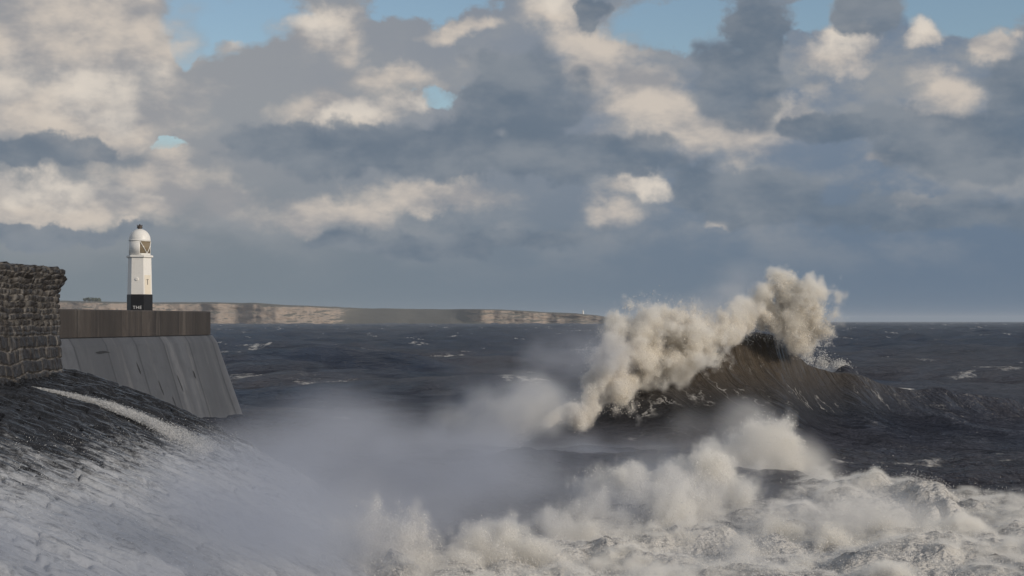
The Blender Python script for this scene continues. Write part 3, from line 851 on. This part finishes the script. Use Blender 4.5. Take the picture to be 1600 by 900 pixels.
PXM = LY / F
def lz(py):
    return EYE - (py - HZ) * PXM
lh = tag(empty('lighthouse', (LX, LY, 7.7)), 'white six sided lighthouse with a black base and domed lantern on the pier', 'lighthouse')
view = math.atan2(-LX, -(-LY))   # angle helpers: direction from the lighthouse to the camera
cam_ang = math.atan2(0 - LY, 0 - LX)
front = cam_ang - R(12.3)        # normal of the front face (turned to the left of the camera)
def hexring(r, z, rot=0):
    # corners of the hexagon whose faces have normals front + k*60
    return [(LX + r * math.cos(front + R(30 + 60 * k) + rot), LY + r * math.sin(front + R(30 + 60 * k) + rot), z) for k in range(6)]
def loft(name, rings, mat, parent, smooth=False, cap=True):
    bm = bmesh.new()
    V = [[bm.verts.new(p) for p in r_] for r_ in rings]
    k = len(V[0])
    for a, b in zip(V, V[1:]):
        for j in range(k):
            bm.faces.new((a[j], a[(j + 1) % k], b[(j + 1) % k], b[j]))
    if cap:
        bm.faces.new(V[0]); bm.faces.new(V[-1])
    return from_bm(name, bm, mat, parent, smooth)
def circ(r, z, n=40, cx=None, cy=None):
    cx = LX if cx is None else cx; cy = LY if cy is None else cy
    return [(cx + r * math.cos(2 * math.pi * k / n), cy + r * math.sin(2 * math.pi * k / n), z) for k in range(n)]
rb, rt = 19.6 * PXM, 18.0 * PXM       # corner radii at the foot and under the cornice
loft('black_base', [hexring(rb + 0.03, 7.7), hexring(rb + 0.03, lz(461)), hexring(rb - 0.01, lz(460))], M_BLACK, lh)
tower = loft('tower', [hexring(rb - 0.02, lz(460.3)), hexring(rt, lz(403))], M_WHITE, lh)
loft('cornice', [hexring(rt + 0.05, lz(403.2)), hexring(rt + 0.18, lz(402)), hexring(rt + 0.18, lz(399.6)), hexring(rt + 0.02, lz(398.8))], M_WHITE, lh)
rl = 16.6 * PXM
# lantern room: round wall with a glazed opening towards the right front
win0, win1 = cam_ang + R(1), cam_ang + R(88)      # opening as an arc
NZ = 60
def wall_arc(name, a0, a1, z0, z1, r, th, mat, parent, n=40):
    bm = bmesh.new()
    rows_ = []
    for k in range(n + 1):
        a = a0 + (a1 - a0) * k / n
        c, s_ = math.cos(a), math.sin(a)
        rows_.append([bm.verts.new((LX + rr * c, LY + rr * s_, z)) for rr, z in ((r, z0), (r, z1), (r - th, z1), (r - th, z0))])
    for a, b in zip(rows_, rows_[1:]):
        for j in range(4):
            bm.faces.new((a[j], a[(j + 1) % 4], b[(j + 1) % 4], b[j]))
    bm.faces.new(rows_[0]); bm.faces.new(rows_[-1])
    o = from_bm(name, bm, mat, parent)
    for p in o.data.polygons:
        p.use_smooth = abs(p.normal.z) < 0.5 and p.area < 1
    return o
zw0, zw1, zl0, zl1 = lz(396.2), lz(377.5), lz(398.9), lz(376.5)
lantern = wall_arc('lantern_room', win1, win0 + 2 * math.pi, zl0, zl1, rl, 0.08, M_WHITE, lh, 56)
wall_arc('window_sill', win0, win1, zl0, zw0, rl + 0.004, 0.10, M_WHITE, lantern, 20)
wall_arc('window_head', win0, win1, zw1, zl1, rl + 0.004, 0.10, M_WHITE, lantern, 20)
win = wall_arc('lantern_window', win0, win1, zw0, zw1, rl - 0.03, 0.01, M_GLASSD, lantern, 20)
# slanting glazing bars: they cross in a V
def bar(bm, p, q, r, n=6):
    p, q = Vector(p), Vector(q); d = (q - p).normalized()
    u = d.orthogonal().normalized(); v = d.cross(u)
    A = [bm.verts.new(p + (u * math.cos(6.2832 * k / n) + v * math.sin(6.2832 * k / n)) * r) for k in range(n)]
    B = [bm.verts.new(q + (u * math.cos(6.2832 * k / n) + v * math.sin(6.2832 * k / n)) * r) for k in range(n)]
    for k in range(n):
        bm.faces.new((A[k], A[(k + 1) % n], B[(k + 1) % n], B[k]))
    bm.faces.new(A); bm.faces.new(B)
def on_lantern(f, z, r):
    a = win0 + (win1 - win0) * f
    return (LX + r * math.cos(a), LY + r * math.sin(a), z)
for f0, f1 in ((0.0, 0.46), (1.0, 0.46)):
    bm = bmesh.new()
    for k in range(8):
        a0, a1 = k / 8, (k + 1) / 8
        bar(bm, on_lantern(f0 + (f1 - f0) * a0, zw1 + (zw0 - zw1) * a0, rl + 0.01), on_lantern(f0 + (f1 - f0) * a1, zw1 + (zw0 - zw1) * a1, rl + 0.01), 0.036)
    from_bm('glazing_bar', bm, M_WHITE, lantern)
loft('optic', [circ(0.16, zw0 - 0.02, 20), circ(0.30, zw0 + 0.35, 20), circ(0.30, zw0 + 0.75, 20), circ(0.14, zw1 - 0.05, 20)], M_BRASS, lantern, True)
drings = [circ(rl + 0.04, zl1 + 0.002), circ(rl + 0.04, zl1 + 0.05)]
dome_h = lz(358.5) - zl1
for k in range(13):
    a = R(90) * k / 12.6
    drings.append(circ(rl * math.cos(a) + 0.012, zl1 + 0.052 + dome_h * math.sin(a)))
dome = loft('dome', drings, M_WHITE, lh, True)
zt = lz(359)
vent = loft('vent', [circ(0.20, zt - 0.05, 16), circ(0.19, zt + 0.16, 16), circ(0.27, zt + 0.20, 16), circ(0.26, zt + 0.30, 16), circ(0.16, zt + 0.36, 16), circ(0.08, zt + 0.42, 16), circ(0.05, lz(350.3), 16)], M_IRON, lh, False)
for k in range(6):
    bm = bmesh.new()
    a = R(60 * k)
    bar(bm, (LX + 0.17 * math.cos(a), LY + 0.17 * math.sin(a), zt + 0.30), (LX + 0.27 * math.cos(a), LY + 0.27 * math.sin(a), zt + 0.46), 0.03)
    from_bm('vent_spike', bm, M_IRON, vent)
# the round plaque on the front face, the narrow slot on the right face
def face_pt(nrm_ang, s_, z, out, rad):
    ap = rad * math.cos(R(30))
    t_ = nrm_ang + R(90)
    return Vector((LX + (ap + out) * math.cos(nrm_ang) + s_ * math.cos(t_), LY + (ap + out) * math.sin(nrm_ang) + s_ * math.sin(t_), z))
def rad_at(z):
    return rt + (rb - 0.02 - rt) * (lz(403) - z) / (lz(403) - lz(460.3))
bm = bmesh.new()
zc = lz(436.5)
A, B = [], []
for k in range(18):
    a = 6.2832 * k / 18
    A.append(bm.verts.new(face_pt(front, -0.05 + 0.17 * math.cos(a), zc + 0.17 * math.sin(a), -0.02, rad_at(zc))))
    B.append(bm.verts.new(face_pt(front, -0.05 + 0.14 * math.cos(a), zc + 0.14 * math.sin(a), 0.07, rad_at(zc))))
for k in range(18):
    bm.faces.new((A[k], A[(k + 1) % 18], B[(k + 1) % 18], B[k]))
bm.faces.new(B)
from_bm('porthole_cover', bm, M_WHITE, tower)
def plate(name, ang, s0, s1, z0, z1, out, mat, parent):
    bm = bmesh.new()
    vs = []
    for o_ in (-0.03, out):
        vs.append([bm.verts.new(face_pt(ang, s_, z, o_, rad_at(z))) for s_, z in ((s0, z0), (s1, z0), (s1, z1), (s0, z1))])
    for j in range(4):
        bm.faces.new((vs[0][j], vs[0][(j + 1) % 4], vs[1][(j + 1) % 4], vs[1][j]))
    bm.faces.new(vs[1]); bm.faces.new(vs[0])
    return from_bm(name, bm, mat, parent)
right = front + R(60)
plate('slot_window', right, -0.07, 0.01, lz(445), lz(437.5), 0.02, M_IRON, tower)
plate('slot_frame', right, -0.16, 0.10, lz(437.4), lz(436.6), 0.03, M_IRON, tower)
M_STAIN = paint('yellowed_paint', (0.76, 0.69, 0.57), (0.50, 0.33, 0.16), 0.6)
plate('service_door', right, -0.42, 0.40, lz(459.5), lz(430), 0.012, M_STAIN, tower)
# white lettering round the foot of the base, half hidden by the parapet
tcu = bpy.data.curves.new('lettering', 'FONT')
tcu.body = 'THE'
tcu.size = 0.42; tcu.extrude = 0.012; tcu.align_x = 'CENTER'; tcu.space_character = 1.15
to = bpy.data.objects.new('lettering_tmp', tcu)
COL.objects.link(to)
bpy.context.view_layer.update()
tm = bpy.data.meshes.new_from_object(to.evaluated_get(bpy.context.evaluated_depsgraph_get()))
bpy.data.objects.remove(to)
lo_ = link('lettering', tm, paint('letter_white', (0.75, 0.75, 0.75), amt=0.1), None)
ap = (rb + 0.03) * math.cos(R(30)) + 0.02
lo_.matrix_world = Matrix.Translation((LX + ap * math.cos(front), LY + ap * math.sin(front), lz(484.5) + 0.10)) @ Matrix.Rotation(front + R(90), 4, 'Z') @ Matrix.Rotation(R(90), 4, 'X')
mw = lo_.matrix_world.copy()
lo_.data.transform(mw); lo_.matrix_world = Matrix.Identity(4)
lo_.parent = lh; lo_.matrix_parent_inverse = Matrix.Translation(-Vector(lh.location))

# ================================================================== STONE SEA WALL AND RAMP
def block_field(u, v, bw, bh, seed, var=0.5):
    """coursed rubble: joint depth (1 = joint), a random height for each block"""
    vv = v + 0.17 * (fbm(u * 0.5, v * 0.5 + seed, octs=3) - 0.5) * bh * 4
    r_ = np.floor(vv / bh)
    h1 = _h(r_.astype(np.int64), np.full(r_.shape, seed), np.full(r_.shape, 5))
    uu = u + h1 * bw * 3 + 0.10 * bw * (fbm(u * 1.3 + 5, v * 1.3, octs=2) - 0.5) * 4
    wdt = bw * (0.7 + 0.7 * _h(r_.astype(np.int64), np.full(r_.shape, seed + 3), np.full(r_.shape, 8)))
    c_ = np.floor(uu / wdt)
    fu, fv = uu / wdt - c_, vv / bh - r_
    e = np.minimum(np.minimum(fu, 1 - fu) * wdt, np.minimum(fv, 1 - fv) * bh)
    hb = _h(c_.astype(np.int64), r_.astype(np.int64), np.full(r_.shape, seed + 9))
    return np.clip(1 - e / 0.07, 0, 1), hb, e
# wall path in plan: along the promenade, then turning away at its far end
wp_ = np.array([(-22.2, 44), (-22.9, 66), (-23.55, 80), (-23.9, 86.5), (-24.25, 89.2), (-25.2, 91.4), (-27.5, 93.0), (-32, 94.5), (-40, 96.5)], float)
seg = np.r_[0, np.cumsum(np.hypot(*np.diff(wp_, axis=0).T))]
sl = np.linspace(0, seg[-1], 620)
path = np.stack([np.interp(sl, seg, wp_[:, 0]), np.interp(sl, seg, wp_[:, 1])], 1)
ker = np.ones(21) / 21
pad = np.pad(path, ((10, 10), (0, 0)), mode='edge'); path = np.stack([np.convolve(pad[:, i], ker, 'valid') for i in range(2)], 1)
tn = np.gradient(path, axis=0); tn /= np.linalg.norm(tn, axis=1)[:, None]
nrm_ = np.stack([tn[:, 1], -tn[:, 0]], 1)
prof = np.array([(0.42, 5.2), (0.30, 6.1), (0.16, 7.1), (0.04, 8.4), (-0.02, 9.5), (0.06, 10.5), (0.26, 11.15), (0.42, 11.42), (0.40, 11.62), (0.20, 11.74), (-0.8, 11.78), (-1.9, 11.70), (-2.2, 11.4), (-2.2, 5.2)], float)
ps_ = np.r_[0, np.cumsum(np.hypot(*np.diff(prof, axis=0).T))]
nvp = 250
pl = np.r_[np.linspace(0, ps_[9], 200), np.linspace(ps_[9], ps_[-1], nvp - 199)[1:]]
po, pz = np.interp(pl, ps_, prof[:, 0]), np.interp(pl, ps_, prof[:, 1])
U = np.repeat(sl[:, None], nvp, 1); V = np.repeat(pl[None, :], len(sl), 0)
j1, hb1, e1 = block_field(U.ravel(), V.ravel(), 0.85, 0.62, 3)
j2, hb2, e2 = block_field(U.ravel(), V.ravel(), 0.42, 0.30, 21)
up = sst(3.0, 3.8, V.ravel())                          # smaller, rougher stones in the upper half
jt = j1 * (1 - up) + j2 * up
hb = hb1 * (1 - up) + hb2 * up
disp = (hb - 0.5) * (0.10 + 0.16 * up) - 0.10 * jt + (fbm(U.ravel() * 2.2, V.ravel() * 2.2, octs=4) - 0.5) * (0.16 + 0.12 * up)
disp = disp.reshape(U.shape) * np.where(V > ps_[9], 0.4, 1.0)
zz = pz[None, :] + (fbm(U.ravel() * 0.6, U.ravel() * 0 + 4, octs=4) - 0.5).reshape(U.shape) * 0.55 * sst(9, 11.5, np.repeat(pz[None, :], len(sl), 0))
oo = po[None, :] + disp
wv_ = np.stack([path[:, 0:1] + nrm_[:, 0:1] * oo, path[:, 1:2] + nrm_[:, 1:2] * oo, zz + disp * 0.25], 2).reshape(-1, 3)
me = mesh_np('stone_wall', wv_, grid_faces(len(sl), nvp), smooth=False)
fattr(me, 'joint', np.clip(jt * 0.9 + 0.25 * (hb > 0.86), 0, 1))
tag(link('stone_wall', me, M_WALL), 'dark rubble stone sea wall curving out at its top, left of the lighthouse', 'sea wall')

# ramp of pitched stone: distance d out from the wall foot; the far end rounds off
def ramp_z(d):
    return np.interp(d, [-1.5, 0, 2, 5, 8, 11, 15, 22, 30], [6.45, 6.25, 5.75, 4.75, 3.55, 2.2, 0.2, -3.4, -7.0])
def ramp_zs(d):
    return sum(ramp_z(d + k) for k in (-1.2, -0.6, 0, 0.6, 1.2)) / 5
ry = np.r_[np.arange(38, 70, 0.11), np.arange(70, 100, 0.085)]
rd_ = np.r_[np.arange(-0.6, 20, 0.07)]
RY, RD = np.meshgrid(ry, rd_, indexing='ij')
wx = np.interp(ry, wp_[:5, 1], wp_[:5, 0])[:, None]
far_e = 90.6 + 0.0 * RD - np.interp(RD, [0, 4, 8, 14, 20], [0, 1.2, 3.5, 9.0, 15.0])
over = np.maximum(RY - far_e, 0)
rx_ = wx + 0.35 + RD
rz_ = ramp_zs(RD) - 0.13 * over ** 1.7
jr, hr, er = block_field(RD.ravel() + 0.25 * RY.ravel(), RY.ravel(), 1.6, 0.40, 33)
dr = (hr - 0.5) * 0.26 - 0.12 * jr + (fbm(RD.ravel() * 1.2, RY.ravel() * 2.6, octs=5) - 0.5) * 0.34
rz_ = rz_ + dr.reshape(RD.shape)
fo = 0.52 * sst(2.5, 12, RD + 0.10 * (76 - RY) * 1.0 + 2.5 * (fbm((RD * 0.5).ravel(), (RY * 0.3).ravel(), octs=3).reshape(RD.shape) - 0.5)) + 0.07
rv = np.stack([rx_, RY, rz_], 2).reshape(-1, 3)
me = mesh_np('stone_ramp', rv, grid_faces(len(ry), len(rd_))[:, ::-1], smooth=False)
fattr(me, 'joint', jr * 0.3); fattr(me, 'foam', fo.ravel())
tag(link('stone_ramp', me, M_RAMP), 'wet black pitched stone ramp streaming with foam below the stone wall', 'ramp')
def ramp_surf(x, y):
    d = x - np.interp(y, wp_[:5, 1], wp_[:5, 0]) - 0.35
    fe = 90.6 - np.interp(d, [0, 4, 8, 14, 20], [0, 1.2, 3.5, 9.0, 15.0])
    return ramp_zs(d) - 0.13 * np.maximum(y - fe, 0) ** 1.7, d, fe
# foam clots and droplets running over the ramp
r = np.random.RandomState(41)
n_ = 900000
y = 42 + 50 * r.rand(n_); d = 0.3 + 17 * r.rand(n_)
x = np.interp(y, wp_[:5, 1], wp_[:5, 0]) + 0.35 + d
z, _, fe = ramp_surf(x, y)
den = fbm((d + 0.25 * y) * 0.55, y * 2.2, octs=5, gain=0.62)
fo_ = sst(2.0, 9.5, d + 0.10 * (76 - y))
k = (r.rand(n_) < np.clip((den + 0.42 * fo_ - 0.78) * 3.0, 0, 1)) & (y < fe + 0.8)
pts = np.stack([x, y, z + 0.04 + np.abs(r.randn(n_)) * 0.22 * fo_], 1)[k][:16000]
tag(flecks('ramp_foam', pts, 0.018, M_RUN, None, 43), 'white foam breaking up over the wet stone ramp', 'foam', kind='stuff')
# bright rill of water running off the wall foot
rp = [P(40, 600, 75.5), P(66, 606, 76), P(100, 628, 76.5), P(140, 648, 77), P(180, 668, 77.2), P(215, 690, 77.2), P(250, 712, 77), P(285, 735, 76.5), P(330, 770, 76)]
cx_ = np.array([q[0] for q in rp]); cy_ = np.array([q[1] for q in rp])
n_ = 110000
tt = np.where(r.rand(n_) < 0.5, r.rand(n_), r.rand(n_) ** 1.6) * (len(rp) - 1)
wid = np.interp(tt, [0, 1, 3, 6, 8], [0.02, 0.16, 0.5, 1.3, 2.8])
xx = np.interp(tt, range(len(rp)), cx_); yy = np.interp(tt, range(len(rp)), cy_) + r.randn(n_) * wid * 0.55
zs_, _, _ = ramp_surf(xx, yy)
tag(flecks('water_rill', np.stack([xx, yy, zs_ + 0.03 + np.abs(r.randn(n_)) * 0.16 * np.minimum(wid, 0.7)], 1), 0.024, M_RUN, None, 44), 'bright white rill of water pouring down the ramp from the wall foot', 'running water')

# ================================================================== FAR CLIFFS
def cliff_material():
    m, t, b, out, pos = material('cliff_rock')
    g = t.n('ShaderNodeNewGeometry')
    up_ = t.sep(g.outputs['True Normal'])[2]
    n = t.noise(t.mapping(pos, scale=(0.010, 0.010, 0.09)), 1.0, 6, 0.65)
    n2 = t.noise(t.mapping(pos, scale=(0.035, 0.035, 0.012)), 1.0, 6, 0.7)
    c = t.mix(t.ss(n, 0.35, 0.65), (0.35, 0.275, 0.22), (0.28, 0.235, 0.20))
    c = t.mix(t.ss(n2, 0.42, 0.75), c, (0.25, 0.215, 0.19))
    c = t.mix(t.ss(up_, 0.45, 0.75), c, (0.115, 0.110, 0.095))
    t.put(b.inputs['Base Color'], c)
    b.inputs['Roughness'].default_value = 0.9
    return m
CY = 5200.0
top_px = [(-400, 474), (0, 471), (105, 470), (135, 471), (170, 471.5), (240, 472), (300, 471.5), (330, 471.5), (400, 472.5), (450, 476), (500, 478), (560, 479), (640, 480),
          (700, 481.5), (780, 483), (850, 487), (900, 489.5), (940, 493.5), (965, 498), (985, 503)]
txp = np.array(top_px, float)
nu, nv = 900, 60
xs = np.linspace((-400 - 800) / F * CY, (986 - 800) / F * CY, nu)
pxs = xs / CY * F + 800
ztop = EYE + (HZ - np.interp(pxs, txp[:, 0], txp[:, 1])) / F * CY + (fbm(xs * 0.02, xs * 0 + 2, octs=3) - 0.5) * 3
bays = (fbm(xs * 0.0022, xs * 0 + 9, octs=4) - 0.5) * 520 + (fbm(xs * 0.016, xs * 0 + 1, octs=4) - 0.5) * 28
slope = sst(500, 580, pxs) * sst(760, 690, pxs) + 0.8 * sst(440, 460, pxs) * sst(560, 520, pxs) * 0      # grassy slope instead of a face
vs_ = np.linspace(0, 1, nv)
XX = np.repeat(xs[:, None], nv, 1)
prof_d = np.interp(vs_, [0, 0.12, 0.62, 0.72, 1.0], [0, 14, 34, 60, 900])[None, :]
prof_z = np.interp(vs_, [0, 0.12, 0.62, 0.72, 1.0], [0, 0.06, 0.93, 1.0, 1.03])[None, :]
dep = prof_d * (1 - slope[:, None]) + slope[:, None] * np.interp(vs_, [0, 0.7, 1.0], [0, 330, 900])[None, :]
zpr = prof_z * (1 - slope[:, None]) + slope[:, None] * np.interp(vs_, [0, 0.2, 0.7, 1.0], [0, .34, 0.97, 1.03])[None, :]
YYc = CY + bays[:, None] + dep + (fbm((XX * 0.03).ravel(), (vs_[None, :] * 9 + XX * 0).ravel(), octs=4).reshape(XX.shape) - 0.5) * 22
ZZc = -4 + (ztop[:, None] + 4) * zpr
me = mesh_np('headland', np.stack([XX * (YYc / CY), YYc, ZZc], 2).reshape(-1, 3), grid_faces(nu, nv)[:, ::-1], smooth=False)
tag(link('headland', me, cliff_material()), 'low line of pale cliffs on the horizon behind the lighthouse', 'cliffs', kind='structure')
# tiny white beacon tower near the end of the headland
bx, by_ = (911 - 800) / F * 5450, 5450
zb = EYE + (HZ - 491) / F * 5450 - 4
be = tag(loft('beacon_tower', [circ(3.2, zb, 12, bx, by_), circ(2.4, zb + 13, 12, bx, by_), circ(3.2, zb + 13.2, 12, bx, by_), circ(3.2, zb + 14, 12, bx, by_), circ(1.8, zb + 14.1, 12, bx, by_), circ(1.6, zb + 16.5, 12, bx, by_), circ(0.3, zb + 18.5, 12, bx, by_)], M_WHITE, None),
         'tiny white beacon tower far off on the headland', 'beacon tower')
# dark copse on the skyline left of the lighthouse
bm = bmesh.new()
rr = random.Random(3)
for k in range(90):
    px = rr.uniform(131, 158); Yt = 5600 + rr.uniform(-30, 60)
    hh = 9 + 5 * math.sin((px - 131) / 27 * math.pi)
    c = P(px, 470.5, Yt); c[2] += rr.uniform(-2, hh * 0.8)
    bmesh.ops.create_icosphere(bm, subdivisions=1, radius=rr.uniform(2.0, 4.2), matrix=Matrix.Translation(c))
for v_ in bm.verts:
    v_.co += Vector((rr.gauss(0, .5), rr.gauss(0, .5), rr.gauss(0, .5)))
m_cop, t_, b_, _, p_ = material('dark_leaves')
t_.put(b_.inputs['Base Color'], t_.mix(t_.noise(p_, 0.3, 4, 0.6), (0.02, 0.03, 0.015), (0.06, 0.07, 0.03)))
tag(from_bm('copse', bm, m_cop), 'dark clump of trees on the skyline left of the lighthouse', 'trees', kind='stuff')

# ================================================================== HAZE
bm = bmesh.new()
bmesh.ops.create_cube(bm, size=1.0)
for v_ in bm.verts:
    v_.co = Vector((v_.co.x * 30000, v_.co.y * 30000 + 12000, -8 + (v_.co.z + 0.5) * 100))
m_h = bpy.data.materials.new('haze'); m_h.use_nodes = True
th_ = NT(m_h.node_tree)
oh = th_.n('ShaderNodeOutputMaterial'); pv = th_.n('ShaderNodeVolumePrincipled')
pv.inputs['Color'].default_value = (0.86, 0.93, 1.0, 1); pv.inputs['Density'].default_value = 0.000035
th_.t.links.new(pv.outputs[0], oh.inputs['Volume'])
tag(from_bm('haze', bm, m_h), 'thin sea haze over the whole bay', 'haze', kind='stuff')
